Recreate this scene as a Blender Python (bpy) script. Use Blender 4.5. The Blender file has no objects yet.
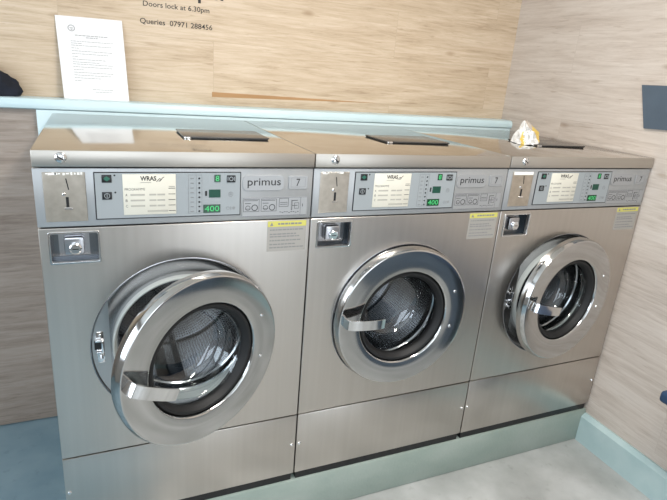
import bpy, bmesh, math, random
from mathutils import Vector, Matrix, noise
random.seed(4)
SC = bpy.context.scene
COL = SC.collection
ZO = 0.105                      # floor level offset: z measured on the machines + ZO = height above the floor
ZB = 0.045                      # bottom of the machines' feet, in the same measure
PI = math.pi

# ------------------------------------------------------------------ materials
def new_mat(name):
    m = bpy.data.materials.new(name); m.use_nodes = True
    nt = m.node_tree
    return m, nt, nt.nodes['Principled BSDF']

def plain(name, col, rough=0.5, metal=0.0, emit=None, spec=None, coat=0):
    m, nt, b = new_mat(name)
    b.inputs['Base Color'].default_value = (*col, 1)
    b.inputs['Roughness'].default_value = rough
    b.inputs['Metallic'].default_value = metal
    if emit:
        b.inputs['Emission Color'].default_value = (*emit[0], 1)
        b.inputs['Emission Strength'].default_value = emit[1]
    if spec is not None: b.inputs['Specular IOR Level'].default_value = spec
    if coat: b.inputs['Coat Weight'].default_value = coat
    return m

def N(nt, typ, **kw):
    n = nt.nodes.new(typ)
    for k, v in kw.items():
        if k.startswith('i_'):
            n.inputs[k[2:].replace('_', ' ')].default_value = v
        else: setattr(n, k, v)
    return n

def ramp(nt, stops):
    r = nt.nodes.new('ShaderNodeValToRGB')
    e = r.color_ramp.elements
    while len(e) < len(stops): e.new(0.5)
    for q, (p, c) in zip(e, stops):
        q.position = p; q.color = (*c, 1)
    return r

def noise_col(name, c1, c2, scale=(8, 8, 8), rough=0.5, metal=0.0, detail=5, lo=.3, hi=.7, bump=0.0, bscale=None, rvar=0.0, aniso=0.0):
    """two-tone noise material in object coordinates"""
    m, nt, b = new_mat(name); L = nt.links.new
    tc = N(nt, 'ShaderNodeTexCoord'); mp = N(nt, 'ShaderNodeMapping'); mp.inputs['Scale'].default_value = scale
    L(tc.outputs['Object'], mp.inputs['Vector'])
    no = N(nt, 'ShaderNodeTexNoise'); no.inputs['Scale'].default_value = 1; no.inputs['Detail'].default_value = detail
    L(mp.outputs['Vector'], no.inputs['Vector'])
    rp = ramp(nt, [(lo, c1), (hi, c2)])
    L(no.outputs['Fac'], rp.inputs['Fac']); L(rp.outputs['Color'], b.inputs['Base Color'])
    b.inputs['Roughness'].default_value = rough; b.inputs['Metallic'].default_value = metal
    b.inputs['Anisotropic'].default_value = aniso
    if rvar:
        mr = N(nt, 'ShaderNodeMapRange'); mr.inputs['To Min'].default_value = rough - rvar; mr.inputs['To Max'].default_value = rough + rvar
        L(no.outputs['Fac'], mr.inputs['Value']); L(mr.outputs['Result'], b.inputs['Roughness'])
    if bump:
        mp2 = N(nt, 'ShaderNodeMapping'); mp2.inputs['Scale'].default_value = bscale or scale
        L(tc.outputs['Object'], mp2.inputs['Vector'])
        n2 = N(nt, 'ShaderNodeTexNoise'); n2.inputs['Scale'].default_value = 1; n2.inputs['Detail'].default_value = 3
        L(mp2.outputs['Vector'], n2.inputs['Vector'])
        bp = N(nt, 'ShaderNodeBump'); bp.inputs['Strength'].default_value = bump; bp.inputs['Distance'].default_value = 0.002
        L(n2.outputs['Fac'], bp.inputs['Height']); L(bp.outputs['Normal'], b.inputs['Normal'])
    return m

def wood(name, tones, axis='x', seam=0.22):
    """oak laminate planks laid horizontally; grain along the given world axis"""
    m, nt, b = new_mat(name); L = nt.links.new
    tc = N(nt, 'ShaderNodeTexCoord'); sp = N(nt, 'ShaderNodeSeparateXYZ'); L(tc.outputs['Object'], sp.inputs['Vector'])
    cb = N(nt, 'ShaderNodeCombineXYZ')
    L(sp.outputs['X' if axis == 'x' else 'Y'], cb.inputs['X']); L(sp.outputs['Z'], cb.inputs['Y'])
    # planks 0.19 high, 1.30 long
    off = N(nt, 'ShaderNodeMapping'); off.inputs['Location'].default_value = (0.74 if axis == 'x' else .31, 0.023, 0)
    L(cb.outputs['Vector'], off.inputs['Vector'])
    br = N(nt, 'ShaderNodeTexBrick'); br.offset = 0.4; br.inputs['Scale'].default_value = 1
    br.inputs['Brick Width'].default_value = 1.3; br.inputs['Row Height'].default_value = 0.19
    br.inputs['Mortar Size'].default_value = 0.0009; br.inputs['Mortar Smooth'].default_value = .3
    br.inputs['Color1'].default_value = (0, 0, 0, 1); br.inputs['Color2'].default_value = (1, 1, 1, 1); br.inputs['Mortar'].default_value = (.5, .5, .5, 1)
    L(off.outputs['Vector'], br.inputs['Vector'])
    # shift the grain per plank
    sh = N(nt, 'ShaderNodeVectorMath', operation='MULTIPLY_ADD')
    L(br.outputs['Color'], sh.inputs[0]); sh.inputs[1].default_value = (7, 3, 0); L(cb.outputs['Vector'], sh.inputs[2])
    def nz(sx, sy, detail, dist, rough=.6):
        mp = N(nt, 'ShaderNodeMapping'); mp.inputs['Scale'].default_value = (sx, sy, 1); L(sh.outputs['Vector'], mp.inputs['Vector'])
        n = N(nt, 'ShaderNodeTexNoise'); n.inputs['Scale'].default_value = 1; n.inputs['Detail'].default_value = detail
        n.inputs['Distortion'].default_value = dist; n.inputs['Roughness'].default_value = rough
        L(mp.outputs['Vector'], n.inputs['Vector']); return n
    g1 = nz(1.9, 17, 6, 1.3); g2 = nz(6, 95, 5, .8, .75); g3 = nz(1.1, 3, 2, 0); g4 = nz(9, 75, 3, .4)
    def mth(op, a, bb):
        n = N(nt, 'ShaderNodeMath', operation=op)
        for i, x in enumerate((a, bb)):
            if isinstance(x, (int, float)): n.inputs[i].default_value = x
            else: L(x, n.inputs[i])
        return n.outputs[0]
    f = mth('ADD', mth('MULTIPLY', g1.outputs['Fac'], .42), mth('MULTIPLY', g2.outputs['Fac'], .42))
    f = mth('ADD', f, mth('MULTIPLY', g3.outputs['Fac'], .16))
    rp = ramp(nt, [(.34, tones[0]), (.47, tones[1]), (.56, tones[2]), (.68, tones[3])])
    L(f, rp.inputs['Fac'])
    # dark fine flecks
    fl = ramp(nt, [(.62, (1, 1, 1)), (.72, (.70, .645, .59))]); L(g4.outputs['Fac'], fl.inputs['Fac'])
    mx = N(nt, 'ShaderNodeMix', data_type='RGBA', blend_type='MULTIPLY'); mx.inputs[0].default_value = .55
    L(rp.outputs['Color'], mx.inputs[6]); L(fl.outputs['Color'], mx.inputs[7])
    # knots
    mpk = N(nt, 'ShaderNodeMapping'); mpk.inputs['Scale'].default_value = (3.1, 8.2, 1); L(sh.outputs['Vector'], mpk.inputs['Vector'])
    vo = N(nt, 'ShaderNodeTexVoronoi'); vo.inputs['Scale'].default_value = 1; L(mpk.outputs['Vector'], vo.inputs['Vector'])
    kr = ramp(nt, [(.03, (.62, .53, .45)), (.11, (1, 1, 1))]); L(vo.outputs['Distance'], kr.inputs['Fac'])
    mk = N(nt, 'ShaderNodeMix', data_type='RGBA', blend_type='MULTIPLY'); mk.inputs[0].default_value = .6
    L(mx.outputs[2], mk.inputs[6]); L(kr.outputs['Color'], mk.inputs[7])
    # plank joints
    ms = N(nt, 'ShaderNodeMix', data_type='RGBA', blend_type='MIX')
    sm = mth('MULTIPLY', br.outputs['Fac'], seam); L(sm, ms.inputs[0])
    L(mk.outputs[2], ms.inputs[6]); ms.inputs[7].default_value = (.25, .19, .14, 1)
    L(ms.outputs[2], b.inputs['Base Color'])
    b.inputs['Roughness'].default_value = .5; b.inputs['Specular IOR Level'].default_value = .3
    return m

M = {}
M['oak_back'] = wood('oak laminate warm', [(.36, .265, .175), (.52, .405, .285), (.595, .48, .355), (.67, .56, .44)])
M['oak_side'] = wood('oak laminate grey', [(.37, .31, .265), (.49, .425, .37), (.55, .49, .435), (.61, .555, .505)], 'y')
M['oak_shaded'] = wood('oak laminate shade toned', [(.20, .155, .125), (.30, .245, .205), (.36, .30, .255), (.42, .36, .31)], 'x')  # same laminate darkened: shade on the lower wall is put into its tones
M['white_wall'] = plain('beige painted wall', (.36, .34, .32), .8)
M['ceiling'] = plain('ceiling paint', (.8, .79, .76), .9)
M['blue_paint'] = noise_col('pale blue gloss paint', (.53, .68, .715), (.59, .73, .76), (3, 12, 12), .3)
M['blue_trim'] = plain('pale blue trim paint', (.66, .79, .81), .35)
M['teal'] = noise_col('teal floor paint', (.26, .32, .28), (.34, .39, .35), (5, 9, 9), .5, bump=.25, bscale=(90, 90, 90))
M['teal_skirt'] = noise_col('teal skirting paint', (.34, .46, .465), (.43, .54, .535), (5, 9, 9), .5)
M['steel'] = noise_col('brushed stainless steel', (.56, .525, .485), (.59, .555, .515), (60, 3, 1.0), .30, 1.0, 3, bump=.02, bscale=(14, 3, 420), rvar=.03)
M['steel_lid'] = noise_col('brushed lid steel', (.62, .60, .565), (.67, .65, .615), (2, 120, 60), .12, 1.0, 4, rvar=.02, bump=.015, bscale=(6, 300, 300))
M['steel_edge'] = noise_col('brushed lid edge steel', (.50, .465, .42), (.54, .505, .455), (2, 90, 60), .38, 1.0, 4)
M['steel_plate'] = plain('dull plate steel', (.50, .50, .50), .3, 1.0)
M['chrome'] = plain('polished steel', (.72, .72, .72), .1, 1.0)
M['ring_steel'] = noise_col('satin door steel', (.54, .54, .535), (.58, .58, .575), (12, 12, 12), .10, 1.0, rvar=.03)
M['bright_chrome'] = plain('bright chrome', (.85, .85, .86), .07, 1.0)
M['dark_steel'] = plain('dark recess steel', (.50, .50, .52), .26, 1.0)
M['lock_steel'] = plain('lock pocket steel', (.22, .235, .255), .22, 1.0)
M['boot'] = plain('pale grey rubber', (.40, .42, .40), .45)
M['gasket_in'] = plain('dark polished throat', (.45, .45, .46), .18, 1.0)
M['fascia'] = noise_col('blue grey fascia', (.37, .38, .385), (.41, .42, .425), (30, 3, 3), .38, .5)
M['panel_grey'] = plain('display panel grey', (.30, .325, .335), .4)
M['black'] = plain('black plastic', (.008, .008, .009), .35)
M['ink'] = plain('black print', (.015, .014, .014), .6)
M['grey_ink'] = plain('grey print', (.22, .22, .22), .7)
M['faint_ink'] = plain('faint print', (.40, .39, .39), .8)
M['rubber'] = plain('black rubber', (.006, .006, .0065), .6)
M['green_btn'] = plain('dark green key', (.02, .12, .08), .4)
M['lcd'] = plain('green display glass', (.006, .05, .02), .2)
M['digit'] = plain('lit green digits', (.04, .40, .12), .5, emit=((.08, .62, .2), .28))
M['dim_digit'] = plain('lit dark green window', (.003, .055, .033), .5)
M['card'] = noise_col('cream card', (.62, .59, .50), (.67, .64, .55), (20, 20, 20), .6)
M['paper'] = plain('white paper', (.78, .775, .77), .8)
M['sticker_yellow'] = plain('yellow sticker', (.56, .52, .12), .5)
M['sticker_grey'] = plain('silver sticker', (.36, .34, .31), .45, .2)
M['badge'] = plain('badge plate', (.37, .375, .38), .42, .4)
M['coin'] = noise_col('worn coin plate steel', (.50, .45, .38), (.64, .585, .51), (40, 40, 40), .3, 1.0)
M['scrap'] = plain('white label scraps', (.85, .84, .80), .7)
M['hopper'] = plain('grey hopper flap', (.13, .125, .12), .24, .6)
M['navy'] = noise_col('navy cloth', (.004, .005, .009), (.010, .013, .024), (30, 30, 30), .9)
M['slate'] = noise_col('slate blue board', (.060, .085, .115), (.075, .105, .14), (10, 10, 10), .45)
M['bench_blue'] = noise_col('dark blue vinyl', (.018, .045, .10), (.025, .06, .125), (20, 20, 20), .4)
M['bench_leg'] = plain('grey bench metal', (.2, .2, .21), .4, .8)
M['gap_orange'] = noise_col('raw fibreboard edge', (.36, .20, .09), (.45, .26, .12), (6, 40, 40), .8)
M['yellow_print'] = plain('yellow packet print', (.62, .44, .10), .5)
M['packet_in'] = plain('packet lining', (.42, .36, .30), .6)
M['frame'] = plain('white window frame', (.75, .75, .74), .4)
M['lamp'] = plain('lamp diffuser', (.9, .9, .88), .5, emit=((1, .95, .88), 2.5))

def perforated():
    m, nt, b = new_mat('perforated drum steel'); L = nt.links.new
    uv = N(nt, 'ShaderNodeUVMap'); mp = N(nt, 'ShaderNodeMapping'); mp.inputs['Scale'].default_value = (1, 1, 1)
    L(uv.outputs['UV'], mp.inputs['Vector'])
    vm = N(nt, 'ShaderNodeVectorMath', operation='SCALE'); vm.inputs['Scale'].default_value = 1 / .0095; L(mp.outputs['Vector'], vm.inputs[0])
    fr = N(nt, 'ShaderNodeVectorMath', operation='FRACTION'); L(vm.outputs[0], fr.inputs[0])
    sb = N(nt, 'ShaderNodeVectorMath', operation='SUBTRACT'); sb.inputs[1].default_value = (.5, .5, 0); L(fr.outputs[0], sb.inputs[0])
    ln = N(nt, 'ShaderNodeVectorMath', operation='LENGTH'); L(sb.outputs[0], ln.inputs[0])
    rp = ramp(nt, [(.24, (.02, .02, .02)), (.31, (.46, .46, .47))]); L(ln.outputs['Value'], rp.inputs['Fac'])
    L(rp.outputs['Color'], b.inputs['Base Color']); b.inputs['Metallic'].default_value = 1; b.inputs['Roughness'].default_value = .22
    return m
M['perf'] = perforated()

def door_glass():
    m = bpy.data.materials.new('door glass'); m.use_nodes = True; nt = m.node_tree; nt.nodes.clear(); L = nt.links.new
    out = N(nt, 'ShaderNodeOutputMaterial'); mix = N(nt, 'ShaderNodeMixShader')
    tr = N(nt, 'ShaderNodeBsdfTransparent'); tr.inputs['Color'].default_value = (.90, .93, .94, 1)
    gl = N(nt, 'ShaderNodeBsdfGlossy'); gl.inputs['Roughness'].default_value = .0; gl.inputs['Color'].default_value = (1, 1, 1, 1)
    ge = N(nt, 'ShaderNodeNewGeometry'); dt = N(nt, 'ShaderNodeVectorMath', operation='DOT_PRODUCT'); L(ge.outputs['Normal'], dt.inputs[0]); L(ge.outputs['Incoming'], dt.inputs[1])
    def mth(op, a, c, d=None):
        n = N(nt, 'ShaderNodeMath', operation=op)
        for i, x in enumerate((a, c, d)):
            if x is None: continue
            if isinstance(x, (int, float)): n.inputs[i].default_value = x
            else: L(x, n.inputs[i])
        return n
    fr = mth('MULTIPLY_ADD', mth('POWER', mth('SUBTRACT', 1.0, mth('ABSOLUTE', dt.outputs['Value'], 0).outputs[0]).outputs[0], 5.0).outputs[0], .92, .075)  # Schlick, same from both faces
    L(fr.outputs[0], mix.inputs[0]); L(tr.outputs[0], mix.inputs[1]); L(gl.outputs[0], mix.inputs[2]); L(mix.outputs[0], out.inputs['Surface'])
    return m
M['glass'] = door_glass()

def floor_mat():
    """concrete: blue-grey at low x, blending through noise to pale grey at high x"""
    m, nt, b = new_mat('two tone concrete'); L = nt.links.new
    tc = N(nt, 'ShaderNodeTexCoord')
    n1 = N(nt, 'ShaderNodeTexNoise'); n1.inputs['Scale'].default_value = 5; n1.inputs['Detail'].default_value = 7; L(tc.outputs['Object'], n1.inputs['Vector'])
    n2 = N(nt, 'ShaderNodeTexNoise'); n2.inputs['Scale'].default_value = 28; n2.inputs['Detail'].default_value = 5; L(tc.outputs['Object'], n2.inputs['Vector'])
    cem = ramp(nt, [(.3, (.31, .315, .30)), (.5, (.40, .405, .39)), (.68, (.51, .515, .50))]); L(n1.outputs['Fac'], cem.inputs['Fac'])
    blu = ramp(nt, [(.35, (.17, .26, .31)), (.7, (.25, .345, .39))]); L(n1.outputs['Fac'], blu.inputs['Fac'])
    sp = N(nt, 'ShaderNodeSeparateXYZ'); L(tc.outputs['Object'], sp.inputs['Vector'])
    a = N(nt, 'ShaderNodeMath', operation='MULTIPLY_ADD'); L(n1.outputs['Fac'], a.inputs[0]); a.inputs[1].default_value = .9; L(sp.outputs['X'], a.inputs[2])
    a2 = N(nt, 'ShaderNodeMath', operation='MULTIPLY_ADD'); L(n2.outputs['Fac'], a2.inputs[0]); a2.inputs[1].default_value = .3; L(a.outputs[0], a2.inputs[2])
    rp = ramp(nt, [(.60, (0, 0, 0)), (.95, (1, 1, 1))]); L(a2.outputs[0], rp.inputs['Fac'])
    mx = N(nt, 'ShaderNodeMix', data_type='RGBA'); L(rp.outputs['Color'], mx.inputs[0]); L(blu.outputs['Color'], mx.inputs[6]); L(cem.outputs['Color'], mx.inputs[7])
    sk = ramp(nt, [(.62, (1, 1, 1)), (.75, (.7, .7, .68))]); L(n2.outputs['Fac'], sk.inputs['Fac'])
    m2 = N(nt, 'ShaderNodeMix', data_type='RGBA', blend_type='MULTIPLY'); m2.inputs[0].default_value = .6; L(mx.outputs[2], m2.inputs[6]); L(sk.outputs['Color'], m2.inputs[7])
    L(m2.outputs[2], b.inputs['Base Color']); b.inputs['Roughness'].default_value = .45
    bp = N(nt, 'ShaderNodeBump'); bp.inputs['Strength'].default_value = .15; bp.inputs['Distance'].default_value = .004; L(n2.outputs['Fac'], bp.inputs['Height']); L(bp.outputs['Normal'], b.inputs['Normal'])
    return m
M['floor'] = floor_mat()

# ------------------------------------------------------------------ mesh helpers
def tag(o, label=None, cat=None, group=None, kind=None):
    if label: o['label'] = label
    if cat: o['category'] = cat
    if group: o['group'] = group
    if kind: o['kind'] = kind
    return o

def link(name, me, mats, parent=None, loc=(0, 0, 0), smooth=False):
    if not isinstance(mats, (list, tuple)): mats = [mats]
    me.name = name
    for m in mats: me.materials.append(m)
    o = bpy.data.objects.new(name, me); COL.objects.link(o)
    o.location = loc
    if parent: o.parent = parent
    if smooth: shade(me)
    return o

def shade(me, ang=math.radians(32)):
    bm = bmesh.new(); bm.from_mesh(me)
    for f in bm.faces: f.smooth = True
    for e in bm.edges:
        e.smooth = not (len(e.link_faces) != 2 or e.calc_face_angle(0) > ang)
    bm.to_mesh(me); bm.free()

def bm_mesh(bm):
    bmesh.ops.recalc_face_normals(bm, faces=bm.faces[:])
    me = bpy.data.meshes.new('m'); bm.to_mesh(me); bm.free(); return me

def box(bm, x0, x1, y0, y1, z0, z1, bev=0.0, seg=2, mat=0):
    r = bmesh.ops.create_cube(bm, size=1)
    vs = r['verts']
    for v in vs:
        v.co = Vector(((x0 + x1) / 2 + v.co.x * (x1 - x0), (y0 + y1) / 2 + v.co.y * (y1 - y0), (z0 + z1) / 2 + v.co.z * (z1 - z0)))
    fs = list({f for v in vs for f in v.link_faces})
    for f in fs: f.material_index = mat
    if bev:
        es = list({e for v in vs for e in v.link_edges})
        r = bmesh.ops.bevel(bm, geom=es, offset=bev, segments=seg, affect='EDGES', profile=.5)
        for f in r['faces']: f.material_index = mat

def boxo(name, dims, mat, parent=None, bev=0.0, dz=0.0, **kw):
    bm = bmesh.new(); x0, x1, y0, y1, z0, z1 = dims
    box(bm, x0, x1, y0, y1, z0 + dz, z1 + dz, bev)
    return link(name, bm_mesh(bm), mat, parent, smooth=bev > 0, **kw)

def lathe_mesh(profile, n=96, centre=(0, 0, 0), closed=False, mats=None):
    """revolve (radius, y) points about the y axis; UV = arc length"""
    bm = bmesh.new(); uvl = bm.loops.layers.uv.new('UVMap')
    rings = []; L = [0]
    for (a, b) in zip(profile, profile[1:]): L.append(L[-1] + math.hypot(a[0] - b[0], a[1] - b[1]))
    for r, y in profile:
        if r < 1e-6: rings.append([bm.verts.new((centre[0], centre[1] + y, centre[2]))])
        else: rings.append([bm.verts.new((centre[0] + r * math.cos(2 * PI * k / n), centre[1] + y, centre[2] + r * math.sin(2 * PI * k / n))) for k in range(n)])
    m = len(profile)
    for i in range(m if closed else m - 1):
        A, B = rings[i], rings[(i + 1) % m]
        flat = abs(profile[i][1] - profile[(i + 1) % m][1]) < 1e-4
        for k in range(n):
            k2 = (k + 1) % n
            if len(A) == 1 and len(B) == 1: continue
            if len(A) == 1: vs = [A[0], B[k2], B[k]]
            elif len(B) == 1: vs = [A[k], A[k2], B[0]]
            else: vs = [A[k], A[k2], B[k2], B[k]]
            f = bm.faces.new(vs)
            if mats: f.material_index = mats[i]
            for lp in f.loops:
                c = lp.vert.co
                if flat: lp[uvl].uv = (c.x - centre[0], c.z - centre[2])
                else:
                    ia = i if lp.vert in A else i + 1
                    kk = k if (lp.vert is A[k % len(A)] or lp.vert is B[k % len(B)]) else k + 1
                    lp[uvl].uv = (2 * PI * kk / n * max(profile[i][0], profile[(i + 1) % m][0]), L[ia] if ia < m else L[-1])
    return bm_mesh(bm)

def curve_plate(outer, holes, thick, map_fn, bev=0.0):
    """flat plate with holes: 2-D curve fill, mapped by map_fn(u, v, w)"""
    cu = bpy.data.curves.new('c', 'CURVE'); cu.dimensions = '2D'; cu.fill_mode = 'BOTH'
    cu.extrude = max(thick / 2 - bev, 0); cu.bevel_depth = bev; cu.bevel_resolution = 1
    if bev: cu.offset = -bev
    for poly in [outer] + holes:
        s = cu.splines.new('POLY'); s.points.add(len(poly) - 1); s.use_cyclic_u = True
        for p, (u, v) in zip(s.points, poly): p.co = (u, v, 0, 1)
    o = bpy.data.objects.new('tmpcurve', cu); COL.objects.link(o)
    dg = bpy.context.evaluated_depsgraph_get(); dg.update()
    me = bpy.data.meshes.new_from_object(o.evaluated_get(dg))
    bpy.data.objects.remove(o); bpy.data.curves.remove(cu); me.materials.clear()
    for v in me.vertices: v.co = Vector(map_fn(*v.co))
    bm = bmesh.new(); bm.from_mesh(me); bpy.data.meshes.remove(me)
    bmesh.ops.remove_doubles(bm, verts=bm.verts[:], dist=1e-5)
    return bm_mesh(bm)

def circle(cx, cz, r, n=96): return [(cx + r * math.cos(2 * PI * k / n), cz + r * math.sin(2 * PI * k / n)) for k in range(n)]
def rect(x0, x1, z0, z1, r=0.0, n=4):
    if not r: return [(x0, z0), (x1, z0), (x1, z1), (x0, z1)]
    pts = []
    for (cx, cz, a0) in ((x1 - r, z0 + r, -PI / 2), (x1 - r, z1 - r, 0), (x0 + r, z1 - r, PI / 2), (x0 + r, z0 + r, PI)):
        for k in range(n + 1):
            a = a0 + PI / 2 * k / n; pts.append((cx + r * math.cos(a), cz + r * math.sin(a)))
    return pts

def prism(bm, pts, map_fn, w0, w1, mat=0):
    A = [bm.verts.new(map_fn(u, v, w0)) for u, v in pts]; B = [bm.verts.new(map_fn(u, v, w1)) for u, v in pts]
    n = len(pts); fs = [bm.faces.new(A), bm.faces.new(B[::-1])]
    for k in range(n): fs.append(bm.faces.new([A[k], B[k], B[(k + 1) % n], A[(k + 1) % n]]))
    for f in fs: f.material_index = mat

def text_bm(bm, s, x0, x1, z0, z1, y, bold=0.0, shear=0.0, thick=.0004, mat=0, fit_w=True, map_fn=None):
    """lettering fitted into the box x0..x1, z0..z1 on the plane y (facing -y)"""
    cu = bpy.data.curves.new('t', 'FONT'); cu.body = s; cu.size = 1; cu.extrude = 0; cu.offset = bold; cu.resolution_u = 3; cu.shear = shear
    o = bpy.data.objects.new('tmptext', cu); COL.objects.link(o)
    dg = bpy.context.evaluated_depsgraph_get(); dg.update()
    me = bpy.data.meshes.new_from_object(o.evaluated_get(dg))
    bpy.data.objects.remove(o); bpy.data.curves.remove(cu)
    xs = [v.co.x for v in me.vertices]; ys = [v.co.y for v in me.vertices]
    ax, bx, ay, by = min(xs), max(xs), min(ys), max(ys)
    sz = (z1 - z0) / (by - ay); sx = (x1 - x0) / (bx - ax) if fit_w else sz
    base = len(bm.verts)
    vs = []
    for v in me.vertices:
        c = (x0 + (v.co.x - ax) * sx, y, z0 + (v.co.y - ay) * sz)
        vs.append(bm.verts.new(map_fn(c) if map_fn else c))
    for p in me.polygons:
        try:
            f = bm.faces.new([vs[i] for i in p.vertices]); f.material_index = mat
        except ValueError: pass
    bpy.data.meshes.remove(me)

def strip(bm, x0, x1, z0, z1, y, t=.0004, mat=0): box(bm, x0, x1, y - t, y, z0, z1, 0, mat=mat)

def empty(name, loc, label, cat, group=None):
    o = bpy.data.objects.new(name, None); COL.objects.link(o); o.location = loc; o.empty_display_size = .1
    return tag(o, label, cat, group)

def copy_tree(o, parent=None):
    c = o.copy(); COL.objects.link(c)
    if parent: c.parent = parent
    for ch in list(o.children): copy_tree(ch, c)
    return c

def child(root, name):
    for c in root.children_recursive:
        if c.name.split('.')[0] == name: return c

# ------------------------------------------------------------------ the room
XR = 1.985; YB = .85; XL = -1.75; YF = -2.9; HC = 2.55
def struct(o): o['kind'] = 'structure'; return o
def wall(name, dims, mat): return struct(boxo(name, dims, mat))

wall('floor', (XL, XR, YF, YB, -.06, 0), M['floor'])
wall('ceiling', (XL, XR, YF, YB, HC, HC + .06), M['ceiling'])
wall('wall_back', (XL, XR + .1, YB, YB + .1, 0, HC), M['oak_back'])
wall('wall_right', (XR, XR + .1, YF - .1, YB, ZO + .026, HC), M['oak_side'])
wall('wall_right_base', (XR + .004, XR + .1, YF - .1, YB, 0, ZO + .026), M['white_wall'])
wall('wall_back_lower', (XL, -.047, .79, YB, .006, 1.124 + ZO - .0005), M['oak_shaded'])
# skirting on the right wall: chamfered top
bm = bmesh.new()
prism(bm, [(XR + .004, 0), (XR - .026, 0), (XR - .026, ZO + .012), (XR - .008, ZO + .026), (XR + .004, ZO + .026)], lambda u, v, w: (u, w, v), YF, -.0005)
struct(link('baseboard_right', bm_mesh(bm), M['teal_skirt']))
# blue end board closing the gap behind the machines
struct(boxo('trim_1', (-.0465, XR - .001, .772, .79, .0, 1.124 + ZO - .0005), M['blue_trim']))
# raw board edge where one laminate plank has slipped down
bm = bmesh.new()
prism(bm, [(.555, 1.1905 + ZO), (1.27, 1.2023 + ZO), (1.27, 1.2032 + ZO), (.555, 1.2095 + ZO)], lambda u, v, w: (u, w, v), YB - .0012, YB + .002)
struct(link('trim_2', bm_mesh(bm), M['gap_orange']))

# left wall with a wide shop window, front wall with glazed door and window
def holed_wall(name, outer, holes, thick, fn, mat): return struct(link(name, curve_plate(outer, holes, thick, fn), mat))
WL = (-2.2, .05, .85, 2.25)                                  # window in the left wall: y0 y1 z0 z1
holed_wall('wall_left', rect(YF, YB, 0, HC), [rect(*WL)], .1, lambda u, v, w: (XL - .05 + w, u, v), M['white_wall'])
WF = (-1.3, .35, .9, 2.2)
DF = (.75, 1.65, .02, 2.1)
holed_wall('wall_front', rect(XL, XR, 0, HC), [rect(*WF), rect(*DF)], .1, lambda u, v, w: (u, YF - .05 + w, v), M['white_wall'])
def frame(name, a0, a1, b0, b1, mull, fn, mat):
    holes = []; n = mull + 1; t = .05
    w = (a1 - a0 - t * (n + 1)) / n
    for k in range(n):
        s = a0 + t + k * (w + t); holes.append(rect(s, s + w, b0 + t, b1 - t))
    return struct(link(name, curve_plate(rect(a0 + .001, a1 - .001, b0 + .001, b1 - .001), holes, .05, fn), mat))
frame('window_1', *WL, 1, lambda u, v, w: (XL - .05 + w, u, v), M['frame'])
frame('window_2', *WF, 1, lambda u, v, w: (u, YF - .05 + w, v), M['frame'])
frame('door_1', *DF, 0, lambda u, v, w: (u, YF - .05 + w, v), M['frame'])

# ledge along the back wall
bm = bmesh.new()
pr = [(.85, 1.124), (.775, 1.124), (.767, 1.128), (.764, 1.138), (.766, 1.150), (.772, 1.158), (.782, 1.161), (.85, 1.161)]
prism(bm, pr, lambda u, v, w: (w, u - .0003, v + ZO), XL + .001, XR - .001)
tag(link('wall_ledge', bm_mesh(bm), M['blue_paint'], smooth=True), 'long pale blue painted ledge running along the back wall behind the washing machines', 'shelf')

# plinth
bm = bmesh.new(); box(bm, .0, XR - .001, .0, .77, 0.0, ZO + .045, .006, 2)
tag(link('concrete_plinth', bm_mesh(bm), M['teal'], smooth=True), 'low grey-green painted concrete plinth carrying the three washing machines', 'plinth')

# ------------------------------------------------------------------ washing machine
CX, CZ = .3238, .6095 - ZB
def z(v): return v - ZB
def mx(u, v, w): return (u, w, v)

def screw_mesh(r, h, slot=True):
    me = lathe_mesh([(0, -h), (r * .55, -h * .93), (r * .85, -h * .6), (r, 0)], 20)
    return me

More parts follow.
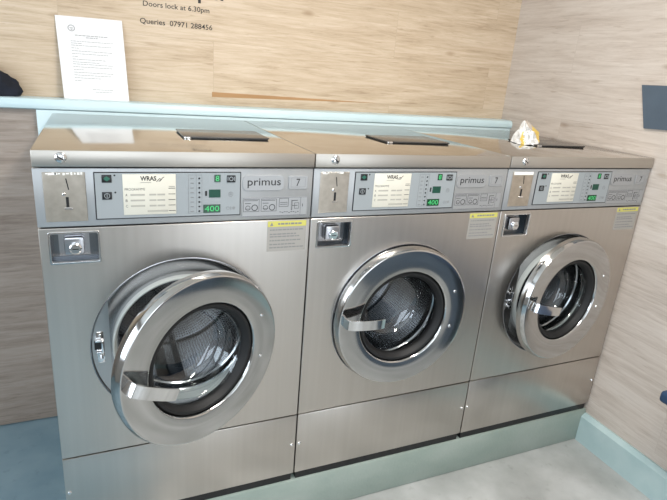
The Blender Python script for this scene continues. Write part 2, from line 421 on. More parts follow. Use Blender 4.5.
def build_machine():
    root = empty('washing_machine', (0, 0, ZB + ZO), 'leftmost stainless steel front-loading washing machine, round door standing wide ajar', 'washing machine', 'washing machines in the row')
    # shell: sides, back, bottom, top rails
    bm = bmesh.new()
    for d in ((.0005, .0055, .014, .755), (.654, .657, .014, .755)):
        box(bm, d[0], d[1], d[2], d[3], z(.0757), z(1.073))
    box(bm, .006, .654, .750, .755, z(.0757), z(1.073)); box(bm, .006, .654, .014, .75, z(.0757), z(.0787))
    box(bm, .006, .654, .014, .75, z(1.066), z(1.0725))
    link('cabinet', bm_mesh(bm), M['steel'], root)
    # front panel with door opening and lock recess
    me = curve_plate(rect(.0005, .657, z(.302), z(.936), .002, 2), [circle(CX, CZ, .2352, 120), rect(.022, .124, z(.852), z(.924), .003, 2)], .012, lambda u, v, w: (u, .006 + w, v), .0016)
    link('front_panel', me, M['steel'], root)
    # plinth panel
    boxo('plinth_panel', (.0005, .657, .0, .012, z(.0757), z(.2985)), M['steel'], root, .0024)
    for x in (.0105, .6445):
        link('panel_screw', screw_mesh(.0055, .004), M['bright_chrome'], root, (x, .0002, z(.19)), True)
    boxo('gap_shade_block', (.008, .652, .008, .73, z(.0452), z(.0757)), M['black'], root)  # added block, its black stands in for shade in the gap above the plinth
    # lid
    bm = bmesh.new(); box(bm, .0012, .6588, -.004, .763, z(1.078), z(1.115), .0022, 2)
    bm.normal_update()
    for f in bm.faces: f.material_index = 0 if abs(f.normal.z) > .9 else 1
    link('lid', bm_mesh(bm), [M['steel_lid'], M['steel_edge']], root, smooth=True)
    sc = link('lid_screw', lathe_mesh([(0, -.0045), (.005, -.0043), (.009, -.0036), (.0115, -.0018), (.0125, 0)], 24), M['chrome'], root, (.059, -.0042, z(1.0985)), True)
    bm = bmesh.new(); box(bm, -.008, .008, -.0049, -.0034, -.0014, .0014)
    link('screw_slot', bm_mesh(bm), M['black'], sc).rotation_euler = (0, .6, 0)
    # soap hopper flap on the lid
    bm = bmesh.new(); box(bm, .354, .600, .217, .378, z(1.1185), z(1.1222), .0016, 2)
    hp = link('soap_hopper_flap', bm_mesh(bm), M['hopper'], root, smooth=True)
    bm = bmesh.new(); box(bm, .357, .597, .220, .376, z(1.1152), z(1.1186), .0008, 1)
    link('hopper_seal', bm_mesh(bm), M['black'], hp, smooth=True)
    bm = bmesh.new(); box(bm, .3545, .374, .2125, .2168, z(1.1155), z(1.1215), .0015, 2)
    link('hopper_hinge', bm_mesh(bm), M['bright_chrome'], hp, smooth=True)
    # control fascia
    boxo('control_panel', (.0005, .657, .0, .014, z(.9395), z(1.0745)), M['fascia'], root, .0016)
    # coin plate
    bm = bmesh.new(); box(bm, .019, .105, -.0016, -.0001, z(.952), z(1.066), .0008, 1)
    cp = link('coin_plate', bm_mesh(bm), M['coin'], root, smooth=True)
    bm = bmesh.new(); prism(bm, [(.0645, z(1.052)), (.0668, z(1.052)), (.0708, z(1.026)), (.0685, z(1.026))], mx, -.0022, -.0017)
    box(bm, .0625, .0685, -.0024, -.0017, z(.986), z(1.0095))
    link('coin_slot', bm_mesh(bm), M['black'], cp)
    bm = bmesh.new(); box(bm, .058, .0755, -.0045, -.0017, z(.9805), z(.9855), .001, 1)
    link('slot_lip', bm_mesh(bm), M['bright_chrome'], cp, smooth=True)
    link('coin_screw', screw_mesh(.0042, .003), M['chrome'], cp, (.0595, -.0016, z(1.016)), True)
    # display panel with a black outline
    bm = bmesh.new(); box(bm, .122, .4625, -.0018, -.0001, z(.954), z(1.0665), .0006, 1)
    dp = link('display_panel', bm_mesh(bm), M['black'], root, smooth=True)
    boxo('panel_face', (.1245, .460, -.0023, -.0018, z(.9565), z(1.064)), M['panel_grey'], dp)
    yb = -.0024
    for x0, x1, a, b, mt, nm in ((.139, .160, 1.042, 1.0602, 'black', 'start_button'), (.138, .159, 1.002, 1.020, 'black', 'stop_button'), (.426, .448, 1.040, 1.058, 'black', 'program_button')):
        boxo(nm, (x0, x1, yb - .0012, yb, z(a), z(b)), M[mt], dp, .0006)
    bm = bmesh.new(); c = (.1497, z(1.051))
    prism(bm, [(c[0] - .0075, c[1]), (c[0], c[1] - .006), (c[0] + .0075, c[1]), (c[0], c[1] + .006)], mx, -.0041, -.0037)
    link('start_symbol', bm_mesh(bm), M['green_btn'], dp)
    def ringb(bm, cx, cz, r, w, y, t=.0003, n=20, mat=0):
        for k in range(n):
            a, b = 2 * PI * k / n, 2 * PI * (k + 1) / n
            prism(bm, [(cx + r * math.cos(a), cz + r * math.sin(a)), (cx + r * math.cos(b), cz + r * math.sin(b)), (cx + (r - w) * math.cos(b), cz + (r - w) * math.sin(b)), (cx + (r - w) * math.cos(a), cz + (r - w) * math.sin(a))], mx, y - t, y, mat)
    bm = bmesh.new(); ringb(bm, .1485, z(1.011), .0062, .0012, -.0037); box(bm, .1478, .1492, -.004, -.0037, z(1.007), z(1.015))
    link('stop_symbol', bm_mesh(bm), M['panel_grey'], dp)
    bm = bmesh.new(); ringb(bm, .437, z(1.049), .0055, .0016, -.0037)
    for s in (-1, 1): box(bm, .437 + s * .0082 - .0008, .437 + s * .0082 + .0008, -.004, -.0037, z(1.044), z(1.054))
    link('program_symbol', bm_mesh(bm), M['panel_grey'], dp)
    for cz in (1.0585, 1.0185):
        bm = bmesh.new(); prism(bm, circle(.1665, z(cz), .0021, 12), mx, -.0028, -.0024)
        link('button_lamp', bm_mesh(bm), M['ink'], dp)
    # indicator column
    bm = bmesh.new(); t = .0006
    x0, x1, a, b = .332, .365, z(.963), z(1.0595)
    for d in ((x0, x1, a, a + t), (x0, x1, b - t, b), (x0, x0 + t, a, b), (x1 - t, x1, a, b), (.351, .351 + t, a, b)): strip(bm, *d, -.0024)
    for k in range(8): strip(bm, .337, .345, z(1.0495 - k * .0118), z(1.0515 - k * .0118), -.0024)
    link('indicator_print', bm_mesh(bm), M['grey_ink'], dp)
    for k in range(8):
        link('indicator_lamp', lathe_mesh([(0, -.0012), (.0018, -.0009), (.0025, 0)], 12), M['black'], dp, (.3585, -.0024, z(1.0505 - k * .0118)))
    # green windows
    for nm, x0, x1, a, b, mt in (('status_display', .395, .4105, 1.041, 1.0595, 'lcd'), ('program_display', .382, .4105, 1.002, 1.0222, 'dim_digit'), ('price_display', .368, .4105, .963, .984, 'lcd')):
        d = boxo(nm, (x0, x1, yb - .0007, yb, z(a), z(b)), M[mt], dp)
    bm = bmesh.new(); text_bm(bm, '8', .3985, .4070, z(1.0435), z(1.057), -.0033); link('status_digit', bm_mesh(bm), M['digit'], dp); bm = bmesh.new()
    text_bm(bm, '400', .3715, .4075, z(.9665), z(.9805), -.0033)
    link('price_digits', bm_mesh(bm), M['digit'], dp)
    boxo('selector_bar', (.3725, .3775, yb - .0006, yb, z(1.0065), z(1.019)), M['black'], dp, .0003)
    bm = bmesh.new(); ringb(bm, .4365, z(1.0095), .0062, .0009, yb); strip(bm, .4325, .4405, z(1.0085), z(1.0092), yb); strip(bm, .4335, .4395, z(1.0115), z(1.0122), yb)
    link('program_emblem', bm_mesh(bm), M['grey_ink'], dp); bm = bmesh.new()
    for k in range(8):
        a = k * PI / 4; cx, cz = .4445, z(.9735); u = Vector((math.cos(a), math.sin(a))); n_ = Vector((-u.y, u.x)) * .0005
        p0, p1 = Vector((cx, cz)) + u * .0012, Vector((cx, cz)) + u * .0042
        prism(bm, [tuple(p0 - n_), tuple(p1 - n_), tuple(p1 + n_), tuple(p0 + n_)], mx, yb - .0003, yb)
    ringb(bm, .4295, z(.9735), .0042, .0008, yb); strip(bm, .4365, .4377, z(.969), z(.978), yb)
    link('panel_symbols', bm_mesh(bm), M['grey_ink'], dp)
    # programme card
    cd = boxo('programme_card', (.183, .3025, -.0032, -.0023, z(.9635), z(1.0612)), M['card'], root, .0002)
    bm = bmesh.new(); yc = -.00325
    text_bm(bm, 'WRAS', .222, .258, z(1.0455), z(1.057), yc, .032)
    text_bm(bm, 'PROGRAMME', .187, .232, z(1.0225), z(1.0285), yc)
    for i, (s, zz) in enumerate((('A', 1.009), ('B', .9955), ('C', .982))): text_bm(bm, s, .188, .1925, z(zz), z(zz + .006), yc)
    link('card_print', bm_mesh(bm), M['ink'], cd)
    bm = bmesh.new()
    for i, zz in enumerate((1.010, .9965, .983)):
        x = .199
        for w in (.034, .008, .018, .02):
            if w > .008: strip(bm, x, x + w - .002, z(zz), z(zz + .0042), yc + .00005, .0002)
            x += w
    strip(bm, .236, .283, z(.9695), z(.974), yc + .00005, .0002); link('card_small_print', bm_mesh(bm), plain_small, cd); bm = bmesh.new(); strip(bm, .222, .246, z(1.0405), z(1.0425), yc + .00005, .0002)
    strip(bm, .286, .300, z(1.030), z(1.0325), yc + .00005, .0002)
    link('card_small_print', bm_mesh(bm), plain_small, cd)
    bm = bmesh.new()
    for zz in (1.0265, 1.0125, .9985, .985, .971): strip(bm, .285, .301, z(zz), z(zz + .0013), yc + .00005, .0003)
    link('card_rules', bm_mesh(bm), M['ink'], cd); bm = bmesh.new()
    # flourish right of the header
    pts = [(.258, 1.043), (.262, 1.0475), (.2655, 1.051), (.269, 1.049), (.2665, 1.045), (.263, 1.0445), (.268, 1.0465), (.2725, 1.053), (.276, 1.0545)]
    for (a, b) in zip(pts, pts[1:]):
        d = Vector((b[0] - a[0], b[1] - a[1])).normalized(); n_ = Vector((-d.y, d.x)) * .0007
        prism(bm, [(a[0] - n_.x, z(a[1] - n_.y)), (b[0] - n_.x, z(b[1] - n_.y)), (b[0] + n_.x, z(b[1] + n_.y)), (a[0] + n_.x, z(a[1] + n_.y))], mx, yc - .0002, yc + .0001)
    link('card_flourish', bm_mesh(bm), M['ink'], cd)
    # name badge and model number badge, pictogram strip
    nb = link('name_badge', curve_plate(rect(.4675, .578, z(1.0175), z(1.058), .012, 5), [], .0018, lambda u, v, w: (u, -.001 + w, v), .0005), M['badge'], root)
    bm = bmesh.new(); text_bm(bm, 'primus', .4795, .568, z(1.0245), z(1.0495), -.00215, .004)
    link('badge_lettering', bm_mesh(bm), M['ink'], nb)
    sb_ = link('number_badge', curve_plate(rect(.590, .643, z(1.0205), z(1.0555), .003, 3), [], .0018, lambda u, v, w: (u, -.001 + w, v), .0005), M['badge'], root)
    bm = bmesh.new(); text_bm(bm, '7', .6110, .6215, z(1.0285), z(1.0480), -.00215, .006); link('badge_number', bm_mesh(bm), M['ink'], sb_); bm = bmesh.new()
    for d in ((.5965, .6365, 1.0255, 1.0261), (.5965, .6365, 1.0500, 1.0506), (.5965, .5971, 1.0255, 1.0506), (.6359, .6365, 1.0255, 1.0506)): strip(bm, d[0], d[1], z(d[2]), z(d[3]), -.0019, .0002)
    link('badge_outline', bm_mesh(bm), M['grey_ink'], sb_)
    pg = link('pictogram_strip', curve_plate(rect(.4675, .645, z(.948), z(.9995), .002, 2), [], .0010, lambda u, v, w: (u, -.0006 + w, v), .0002), M['badge'], root)
    bm = bmesh.new(); y = -.0012; t = .0008
    def outline(x0, x1, a, b):
        for d in ((x0, x1, a, a + t), (x0, x1, b - t, b), (x0, x0 + t, a, b), (x1 - t, x1, a, b)): strip(bm, d[0], d[1], z(d[2]), z(d[3]), y, .0003)
    for q in (.470, .517):
        outline(q, q + .042, .9615, .9950)
        strip(bm, q + .002, q + .038, z(.9905), z(.9915), y, .0003)
        ringb(bm, q + .030, z(.972), .0085, .0018, y)
        ringb(bm, q + .012, z(.9715), .0065, .0011, y); strip(bm, q + .005, q + .019, z(.9685), z(.9695), y, .0003)
        strip(bm, q + .004, q + .020, z(.983), z(.9842), y, .0003)
    outline(.566, .592, .973, .996); strip(bm, .569, .589, z(.984), z(.985), y, .0003); strip(bm, .569, .589, z(.979), z(.980), y, .0003)
    outline(.600, .603, .963, .990); strip(bm, .603, .618, z(.9885), z(.9900), y, .0003); strip(bm, .603, .618, z(.975), z(.9763), y, .0003); outline(.609, .622, .967, .983)
    for k in range(9): strip(bm, .568 + k * .0062, .5725 + k * .0062, z(.9580 - .002 * (k % 3 == 1)), z(.9592 - .002 * (k % 3 == 1)), y, .0003)
    strip(bm, .6315, .6328, z(.972), z(.980), y, .0003)
    for d in ((.4685, .644, .949, .9495), (.4685, .644, .998, .9985), (.626, .6266, .949, .9985)): strip(bm, d[0], d[1], z(d[2]), z(d[3]), y, .0002)
    link('pictograms', bm_mesh(bm), M['ink'], pg)
    # warning sticker
    wl = boxo('warning_sticker', (.537, .647, -.0007, -.0001, z(.848), z(.9335)), M['sticker_grey'], root)
    hd = boxo('sticker_header', (.5375, .6465, -.0010, -.0007, z(.9175), z(.933)), M['sticker_yellow'], wl)
    bm = bmesh.new(); y = -.0010
    prism(bm, [(.5435, z(.9205)), (.5535, z(.9205)), (.5485, z(.9305))], mx, y - .0002, y)
    x = .566
    for w in (.008, .012, .010, .006, .012, .009, .012): strip(bm, x, x + w - .002, z(.9228), z(.9278), y, .0002); x += w
    rr = random.Random(2)
    y = -.0007
    for zz in (.907, .895, .888, .877, .866, .857):
        x = .544
        end = rr.choice((.628, .641, .618))
        while x < end:
            w = rr.uniform(.006, .014); strip(bm, x, min(x + w - .0018, .643), z(zz), z(zz + .0034), y, .0002); x += w
    link('sticker_print', bm_mesh(bm), M['grey_ink'], wl)
    # key lock in its recess
    bm = bmesh.new()
    x0, x1, a, b, dp_ = .0225, .1235, z(.8525), z(.9235), .03
    for d in ((x0 - .004, x0, a - .004, b + .004), (x1, x1 + .004, a - .004, b + .004), (x0, x1, a - .004, a), (x0, x1, b, b + .004)): box(bm, d[0], d[1], .0125, dp_, d[2], d[3])
    box(bm, x0 - .004, x1 + .004, dp_, dp_ + .003, a - .004, b + .004)
    lr = link('lock_recess', bm_mesh(bm), M['lock_steel'], root)
    me = curve_plate(rect(.0185, .1275, z(.8485), z(.9275), .004, 3), [rect(.0232, .1228, z(.8532), z(.9228), .003, 3)], .003, lambda u, v, w: (u, -.0016 + w, v), .0008)
    link('recess_rim', me, M['chrome'], lr)
    lk = link('lock', curve_plate(rect(.050, .093, z(.867), z(.9105), .006, 4), [], .022, lambda u, v, w: (u, .0188 + w, v), .003), M['dark_steel'], root, smooth=True)
    bm = bmesh.new(); box(bm, .0555, .0635, .0055, .008, z(.873), z(.905)); box(bm, .0635, .0875, .0055, .008, z(.894), z(.905))
    cyl = lathe_mesh([(0, -.008), (.011, -.008), (.0135, -.006), (.014, .012)], 28, (0, 0, 0))
    link('lock_cylinder', cyl, M['bright_chrome'], lk, (.0735, .0075, z(.884)), True)
    bm.free(); bm = bmesh.new(); box(bm, .067, .080, -.0010, .0002, z(.8828), z(.8852)); link('keyway', bm_mesh(bm), M['black'], lk)
    bm = bmesh.new(); box(bm, .038, .104, .0290, .0299, z(.860), z(.9185)); link('lock_backplate', bm_mesh(bm), M['dark_steel'], lk)
    # door recess, tub flange, drum
    ctr = (CX, 0, CZ)
    rc = link('door_recess', lathe_mesh([(.2365, .0005), (.2345, .0), (.2335, .002), (.2315, .0095), (.2280, .0125), (.2120, .0140), (.2105, .0150), (.1950, .0158), (.172, .0170)], 120, ctr), M['dark_steel'], root, smooth=True)
    link('tub_gasket', lathe_mesh([(.1845, .0168), (.1842, -.0005), (.1835, -.0028), (.1815, -.0038), (.179, -.0030), (.177, .001), (.175, .013), (.172, .019), (.171, .028), (.168, .031), (.167, .042), (.171, .046), (.170, .060), (.166, .064), (.168, .088), (.20, .09)], 120, ctr, mats=[0] * 8 + [1] * 8), [M['boot'], M['gasket_in']], rc, smooth=True)
    dr = link('drum', lathe_mesh([(.177, .090), (.186, .086), (.196, .094), (.215, .115), (.235, .13), (.2405, .14), (.2405, .425), (.234, .435), (.165, .437), (.16, .43), (.06, .43), (.05, .42), (0, .418)], 96, ctr), M['perf'], root, smooth=True)
    for k in range(3):
        a = .45 + k * 2 * PI / 3
        bm = bmesh.new()
        prof = [(-.045, 0), (-.03, .022), (-.012, .038), (.012, .038), (.03, .022), (.045, 0)]
        def mp(u, v, w, a=a):
            r = .2395 - v; return (CX + r * math.cos(a) - u * math.sin(a), w, CZ + r * math.sin(a) + u * math.cos(a))
        prism(bm, prof, mp, .15, .42)
        link('drum_lifter', bm_mesh(bm), M['ring_steel'], dr, smooth=True)
    # latch keeper on the left of the recess
    bm = bmesh.new(); box(bm, .103, .121, .0060, .0094, z(.572), z(.660), .003, 2)
    lt = link('door_latch', bm_mesh(bm), M['chrome'], root, smooth=True)
    bm = bmesh.new(); box(bm, .098, .116, .0045, .0083, z(.611), z(.635)); link('latch_slot', bm_mesh(bm), M['black'], lt)
    bm = bmesh.new(); box(bm, .114, .121, -.008, .010, z(.606), z(.640), .002, 2); box(bm, .100, .121, -.006, .0085, z(.636), z(.642), .0015, 2); box(bm, .102, .121, -.004, .0085, z(.603), z(.608), .0015, 2)
    link('latch_catch', bm_mesh(bm), M['bright_chrome'], lt, smooth=True)
    link('latch_pin', lathe_mesh([(0, -.014), (.0045, -.014), (.0045, -.004), (.008, -.004), (.008, 0)], 20), M['bright_chrome'], lt, (.113, .0078, z(.586)), True)
    for zz in (.6505, .599): link('latch_screw', screw_mesh(.004, .003), M['bright_chrome'], lt, (.112, .0081, z(zz)), True)
    bm = bmesh.new()
    seg = [(CX + .2312 * math.cos(a), CZ + .2312 * math.sin(a)) for a in [PI - .62 + 1.24 * k / 24 for k in range(25)]]
    prism(bm, seg, mx, .0075, .0122)
    link('latch_plate', bm_mesh(bm), M['steel_plate'], rc)
    # hinge blocks on the right
    for zz in (.668, .545):
        bm = bmesh.new(); box(bm, .520, .5535, .002, .030, z(zz - .016), z(zz + .016), .003, 2)
        link('door_hinge', bm_mesh(bm), M['dark_steel'], root, smooth=True)
    # ---- door (pivot at its hinge; axis of the disc at x = -HR)
    dc = (-HR, 0, 0)
    prof = [(.152, .004), (.200, .004), (.222, .005), (.2285, .0035), (.2313, .001), (.2318, -.0165), (.2312, -.0190), (.2262, -.0292), (.2245, -.0302), (.2215, -.0303), (.190, -.0286), (.1580, -.0269), (.1565, -.0264), (.1540, -.0238), (.1528, -.0205), (.152, -.014)]
    door = link('door', lathe_mesh(prof, 128, dc, closed=True), M['ring_steel'], root, (CX + HR, -.0052, CZ), True)
    link('door_seal', lathe_mesh([(.1519, -.015), (.148, -.0205), (.142, -.0195), (.137, -.013), (.1325, -.0065), (.131, .0), (.134, .012), (.150, .016), (.168, .012), (.168, .0045), (.1519, .0042)], 112, dc, closed=True), M['rubber'], door, smooth=True)
    link('door_glass', lathe_mesh([(.1322, -.002), (.1305, .006), (.1290, .014), (.1262, .018), (.1258, .026), (.1250, .040), (.1222, .046), (.1214, .056), (.1195, .066), (.1130, .080), (.1030, .089), (.094, .0935), (.060, .099), (0, .102)], 112, dc), M['glass'], door, smooth=True)
    for zz in (.075, -.049):
        link('hinge_screw', screw_mesh(.0058, .004), M['bright_chrome'], door, (-HR + .1765, -.0276, zz), True)
    # handle strap: foot on the ring, then a slightly bowed bar towards the middle
    bm = bmesh.new()
    cl = [(-.006, .028), (-.007, .004), (-.003, -.008), (.012, -.0135), (.040, -.0165), (.070, -.017), (.098, -.0150), (.112, -.0115)]
    t = .0036; A, B = [], []
    for i, p_ in enumerate(cl):
        q0, q1 = Vector(cl[max(i - 1, 0)]), Vector(cl[min(i + 1, len(cl) - 1)]); d = (q1 - q0).normalized(); n_ = Vector((-d.y, d.x)) * t
        A.append((p_[0] + n_.x, p_[1] + n_.y)); B.append((p_[0] - n_.x, p_[1] - n_.y))
    prism(bm, A + B[::-1], lambda u, v, w: (u, v, w), -.0155, .0155)
    bmesh.ops.recalc_face_normals(bm, faces=bm.faces[:])
    es = [e for e in bm.edges if abs(e.verts[0].co.z - e.verts[1].co.z) < 1e-6 and len(e.link_faces) == 2 and e.calc_face_angle(0) > 1.2]
    bmesh.ops.bevel(bm, geom=es, offset=.0012, segments=2, affect='EDGES')
    link('handle', bm_mesh(bm), M['chrome'], door, (-HR - .2075, -.0560, .020), True)
    return root

HR = .2244
plain_small = plain('small print', (.40, .38, .33), .7)
washers = []
proto = build_machine()
for k in range(3):
    o = proto if k == 0 else copy_tree(proto)
    o.location.x = .66 * k
    washers.append(o)
washers[1]['label'] = 'middle stainless steel washing machine with its round door shut'
washers[2]['label'] = 'rightmost stainless steel washing machine, beside the grey oak right wall, door slightly ajar'
for o, th, hr in zip(washers, (.411, 0.0, .118), (.46, .05, .24)):
    d = child(o, 'door'); d.rotation_euler = (0, 0, th)
    child(o, 'handle').rotation_euler = (0, hr, 0)
for o, dx in zip(washers[1:], (-.02, -.045)): child(o, 'soap_hopper_flap').location.x = dx
for o in washers:
    for nm, lb in (('door_seal', 'black rubber ring around the door glass'), ('programme_card', 'cream programme card'), ('control_panel', 'pale grey control fascia'), ('coin_plate', 'worn bare metal coin plate'), ('soap_hopper_flap', 'dark flat soap hopper flap on the lid'), ('warning_sticker', 'grey sticker with a yellow header'), ('gap_shade_block', 'added black block standing in for the shade under the machine')):
        child(o, nm)['label'] = lb
# remains of paper labels above the coin slots
def scraps(root, boxes):
    bm = bmesh.new()
    for x0, x1, a, b in boxes: box(bm, x0, x1, -.0022, -.0017, z(a), z(b))
    link('label_scraps', bm_mesh(bm), M['scrap'], root)
rr = random.Random(8)
scraps(washers[0], [(x, x + rr.uniform(.003, .009), 1.0605 + rr.uniform(-.001, .001), 1.0640 + rr.uniform(0, .002)) for x in (.026, .031, .038, .044, .051, .060, .067, .076, .083, .089, .094)])
scraps(washers[1], [(.026, .040, 1.060, 1.0655), (.033, .044, 1.062, 1.0648), (.072, .086, 1.061, 1.0658), (.066, .078, 1.0625, 1.0645), (.048, .062, 1.0632, 1.0642)])
scraps(washers[2], [(.023, .103, 1.0555, 1.0655)])

# ------------------------------------------------------------------ things on and by the walls
def letter_obj(name, s, x0, x1, z0, z1, bold, label):
    bm = bmesh.new(); text_bm(bm, s, x0, x1, z0, z1, 0, bold)
    r = bmesh.ops.extrude_face_region(bm, geom=bm.faces[:])
    for v in [g for g in r['geom'] if isinstance(g, bmesh.types.BMVert)]: v.co.y -= .0006
    return tag(link(name, bm_mesh(bm), M['ink'], None, (0, YB - .0002, 0)), label, 'wall lettering')
letter_obj('wall_lettering', 'Doors lock at 6.30pm', .312, .544, 1.4832 + ZO, 1.5060 + ZO, .006, 'small black lettering on the back wall giving the evening time when doors lock')
letter_obj('wall_lettering', 'Queries  07971 288456', .300, .555, 1.4275 + ZO, 1.4488 + ZO, .006, 'small black lettering with a telephone number for queries, lowest line on back wall')
letter_obj('wall_lettering', 'pm', .503, .595, 1.5185 + ZO, 1.5745 + ZO, .022, 'large bold black lettering cut by the top edge, above the door-locking line')

# notice sheet leaning on the ledge
def P(u, v, y=0):                # u 0..1 across, v 0..1 up
    xb, xt = (.0405 + .2095 * u, .0300 + .2095 * u)
    x = xb + (xt - xb) * v
    zz = 1.1615 + .267 * v + ZO + (-.0 + .003 * u) * v
    yy = .806 + .0415 * v - y + .003 * math.sin(PI * u) * (1 - v) * .5
    return (x, yy, zz)
bm = bmesh.new(); nu, nv = 8, 10; g = {}
for side, dy in ((0, 0), (1, -.0005)):
    for i in range(nu + 1):
        for j in range(nv + 1): g[side, i, j] = bm.verts.new(P(i / nu, j / nv, -dy * 1.0))
for i in range(nu):
    for j in range(nv):
        bm.faces.new([g[0, i, j], g[0, i, j + 1], g[0, i + 1, j + 1], g[0, i + 1, j]])
        bm.faces.new([g[1, i, j], g[1, i + 1, j], g[1, i + 1, j + 1], g[1, i, j + 1]])
def edge(a): 
    for (i, j), (k, l) in zip(a, a[1:]): bm.faces.new([g[0, i, j], g[0, k, l], g[1, k, l], g[1, i, j]])
edge([(i, 0) for i in range(nu + 1)]); edge([(i, nv) for i in range(nu, -1, -1)]); edge([(0, j) for j in range(nv, -1, -1)]); edge([(nu, j) for j in range(nv + 1)])
sheet = link('notice_sheet', bm_mesh(bm), M['paper'], smooth=True)
tag(sheet, 'white paper notice sheet leaning on the pale blue ledge above leftmost machine', 'notice')
bm = bmesh.new()
def pq(u0, u1, v0, v1):
    bm.faces.new([bm.verts.new(P(u, v, .0012)) for u, v in ((u0, v0), (u1, v0), (u1, v1), (u0, v1))])
rr = random.Random(5)
def textline(u0, u1, v, h=.0075):
    u = u0
    while u < u1:
        w = rr.uniform(.02, .06); pq(u, min(u + w, u1), v, v + h); u += w + .008
textline(.26, .76, .775, .011); textline(.42, .60, .752, .011)
v = .705
for end in (.83, .35, .80, .30, .80, .74, .28, .70, .60, .80, .78, .34, .79, .77, .60, .30):
    textline(.19, end, v); v -= .0335 if rr.random() > .3 else .025
textline(.44, .76, .125); textline(.48, .74, .095)
link('notice_print', bm_mesh(bm), M['faint_ink'], sheet); bm = bmesh.new()
for k in range(18):
    a, b = 2 * PI * k / 18, 2 * PI * (k + 1) / 18
    bm.faces.new([bm.verts.new(P(.22 + r * math.cos(t_), .862 + r * .73 * math.sin(t_), .0012)) for r, t_ in ((.055, a), (.055, b), (.04, b), (.04, a))])
for (u0, u1, v0, v1) in ((.195, .245, .858, .868), (.21, .235, .84, .852)): pq(u0, u1, v0, v1)
link('notice_emblem', bm_mesh(bm), M['faint_ink'], sheet)

# navy cloth on the ledge
bm = bmesh.new(); bmesh.ops.create_uvsphere(bm, u_segments=40, v_segments=24, radius=1)
for v in bm.verts:
    d = v.co.copy(); n_ = noise.noise(d * 1.6 + Vector((3, 1, 7))) * .16 + noise.noise(d * 4.2) * .11
    r = 1 + n_
    zz = d.z * r
    fl = max(zz, -.35) if zz < 0 else zz
    w = 1 - .25 * max(0, d.z)
    v.co = Vector((d.x * r * .126 * w, d.y * r * .036, fl * .074))
    if d.x > .3: v.co.z *= 1 - .1 * (d.x - .3)
    v.co += Vector((0, -.004 * abs(math.sin(d.x * 6 + d.z * 3)), 0))
mz = min(v.co.z for v in bm.verts)
for v in bm.verts: v.co.z -= mz
cl = link('crumpled_garment', bm_mesh(bm), M['navy'], None, (-.2085, .808, 1.1615 + ZO), True)
tag(cl, 'dark navy bunched-up cloth garment lying on the blue ledge at the left edge', 'clothing')
bm = bmesh.new()
pts = []
for k in range(9):
    t_ = k / 8; pts.append(Vector((-.098 + .13 * t_, -.0405 + .006 * math.cos(t_ * 5), .020 + .012 * math.sin(t_ * 3.0))))
for a, b in zip(pts, pts[1:]):
    pass
prev = None
for k, p_ in enumerate(pts):
    t_ = k / 8; hh = .010 * math.sin(PI * min(max(t_, .06), .94)) + .001
    rg = [bm.verts.new(p_ + Vector((0, -.004 * math.cos(a) , hh * math.sin(a)))) for a in [2 * PI * j / 8 for j in range(8)]]
    if prev: 
        for j in range(8): bm.faces.new([prev[j], prev[(j + 1) % 8], rg[(j + 1) % 8], rg[j]])
    else: bm.faces.new(rg)
    prev = rg
bm.faces.new(prev[::-1])
c2 = link('cloth_fold', bm_mesh(bm), plain('blue cloth fold', (.02, .03, .07), .9), cl, (0, 0, 0), True)

# crumpled packet on the lid of the third machine
bm = bmesh.new()
zt = 1.1153 + ZO
V = {}
def pv(k, x, y, zz): V[k] = Vector((x, y, zt + zz))
pv('A', 1.622, .295, .090); pv('A2', 1.655, .315, .078); pv('L', 1.590, .262, .001); pv('M', 1.640, .232, .001); pv('R', 1.668, .250, .010); pv('T', 1.700, .292, .045); pv('K', 1.612, .345, .001); pv('Q', 1.664, .345, .001)
def patch(a, b, c, mat, n=10):
    grid = {}
    for i in range(n + 1):
        for j in range(n + 1 - i):
            w = (i / n, j / n); p_ = V[a] + (V[b] - V[a]) * w[0] + (V[c] - V[a]) * w[1]
            inside = min(w[0], w[1], 1 - w[0] - w[1]) * 3
            p_ = p_ + noise.noise_vector(p_ * 55) * (.0075 + .010 * max(inside, 0))
            if p_.z < zt + .0012: p_.z = zt + .0012
            grid[i, j] = bm.verts.new(p_)
    for i in range(n):
        for j in range(n - i):
            fs = [bm.faces.new([grid[i, j], grid[i + 1, j], grid[i, j + 1]])]
            if i + j < n - 1: fs.append(bm.faces.new([grid[i + 1, j], grid[i + 1, j + 1], grid[i, j + 1]]))
            for f in fs: f.material_index = mat(f.calc_center_median()) if callable(mat) else mat
wy = lambda c: 1 if (c.x < 1.606 and c.z < zt + .05) else (2 if noise.noise(c * 120 + Vector((5, 5, 5))) > .18 else 0)
patch('A', 'L', 'M', wy); patch('A', 'M', 'R', wy); patch('A', 'R', 'A2', lambda c: 3 if c.z > zt + .04 else 0); patch('R', 'T', 'A2', 1); patch('L', 'K', 'A', 0); patch('A2', 'T', 'Q', 3); patch('K', 'Q', 'A2', 0); patch('K', 'A2', 'A', 0)
bmesh.ops.remove_doubles(bm, verts=bm.verts[:], dist=.0006)
pk = link('crumpled_packet', bm_mesh(bm), [plain('white packet', (.72, .71, .69), .45), M['yellow_print'], plain('grey packet print', (.45, .44, .42), .5), M['packet_in']])
sm_ = pk.modifiers.new('thick', 'SOLIDIFY'); sm_.thickness = .0006; sm_.offset = 0
tag(pk, 'small crumpled white and yellow packet standing on rightmost machine lid', 'packet')

# slate plaque on the right wall
bm = bmesh.new()
prism(bm, [(.1215, 1.3622 + ZO), (.0705, 1.2118 + ZO), (.080, 1.2165 + ZO), (-.30, 1.2195 + ZO), (-.30, 1.3690 + ZO)][:2] + [(-.30, 1.2290 + ZO), (-.30, 1.3710 + ZO)], lambda u, v, w: (w, u, v), XR - .007, XR - .0004)
tag(link('wall_plaque', bm_mesh(bm), M['slate']), 'dark slate blue flat plaque on the grey oak right wall at the frame edge', 'plaque')

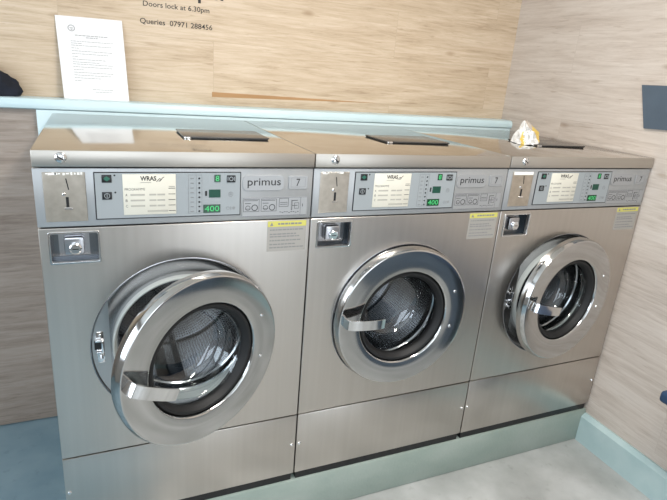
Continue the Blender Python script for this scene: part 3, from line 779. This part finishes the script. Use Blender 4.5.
# bench along the right wall
bt = empty('wall_bench', (1.80, -.9, 0), 'dark blue padded bench end beside the right wall, low at the frame edge', 'bench')
def bpart(name, d, mat, bev):
    bm = bmesh.new(); box(bm, d[0] - 1.80, d[1] - 1.80, d[2] + .9, d[3] + .9, d[4], d[5], bev, 3)
    return link(name, bm_mesh(bm), M[mat], bt, smooth=True)
bpart('seat_pad', (1.80, 1.978, -2.1, -.366, .470, .512), 'bench_blue', .012)
bpart('seat_board', (1.81, 1.975, -2.08, -.40, .452, .4702), 'bench_blue', .003)
bpart('bench_base', (1.83, 1.976, -2.06, -.98, .0, .4522), 'slate', .004)

# ceiling lamps
def lamp(x, y, label):
    r = empty('ceiling_light', (x, y, HC), label, 'ceiling light', 'ceiling lights')
    bm = bmesh.new(); box(bm, -.16, .16, -.62, .62, -.05, -.0005, .006, 2); link('housing', bm_mesh(bm), M['frame'], r, smooth=True)
    bm = bmesh.new(); box(bm, -.14, .14, -.60, .60, -.062, -.0502, .004, 2); link('diffuser', bm_mesh(bm), M['lamp'], r, smooth=True)
lamp(.9, -.75, 'long white ceiling light fitting above the aisle in front of the machines')

# ------------------------------------------------------------------ light
def area(name, loc, rot, sx, sy, energy, col):
    l = bpy.data.lights.new(name, 'AREA'); l.shape = 'RECTANGLE'; l.size = sx; l.size_y = sy; l.energy = energy; l.color = col
    o = bpy.data.objects.new(name, l); COL.objects.link(o); o.location = loc; o.rotation_euler = rot; return o
area('daylight_side_window', (XL - .11, (WL[0] + WL[1]) / 2, (WL[2] + WL[3]) / 2), (0, -PI / 2, 0), WL[3] - WL[2], WL[1] - WL[0], 50, (.80, .90, 1))
area('daylight_front_window', ((WF[0] + WF[1]) / 2, YF - .11, (WF[2] + WF[3]) / 2), (PI / 2, 0, 0), WF[1] - WF[0], WF[3] - WF[2], 20, (.84, .92, 1))
area('daylight_door', ((DF[0] + DF[1]) / 2, YF - .11, (DF[2] + DF[3]) / 2), (PI / 2, 0, 0), DF[1] - DF[0], DF[3] - DF[2], 16, (.86, .93, 1))
area('ceiling_lamp_light', (.9, -.75, HC - .07), (0, 0, 0), .28, 1.2, 32, (1, .955, .90))
w = bpy.data.worlds.new('World'); SC.world = w; w.use_nodes = True
w.node_tree.nodes['Background'].inputs['Color'].default_value = (.75, .87, 1, 1); w.node_tree.nodes['Background'].inputs['Strength'].default_value = .5

# ------------------------------------------------------------------ camera
cam = bpy.data.cameras.new('Camera'); co = bpy.data.objects.new('Camera', cam); COL.objects.link(co)
cam.sensor_width = 36; cam.lens = 531.23 / 667 * 36; cam.clip_start = .02
R = ((0.91613044, -0.3933338, 0.07741802), (-0.05930004, -0.32396252, -0.94420961), (0.39647009, 0.86042827, -0.32011663))
mw = Matrix.Identity(4)
for i in range(3):
    mw[i][0] = R[0][i]; mw[i][1] = -R[1][i]; mw[i][2] = -R[2][i]
mw[0][3], mw[1][3], mw[2][3] = .1336, -1.3064, 1.3265 + ZO
co.matrix_world = mw
SC.camera = co
vs = SC.view_settings; vs.view_transform = 'Standard'; vs.look = 'None'; vs.gamma = 1; vs.use_curve_mapping = False; vs.exposure = 0.2
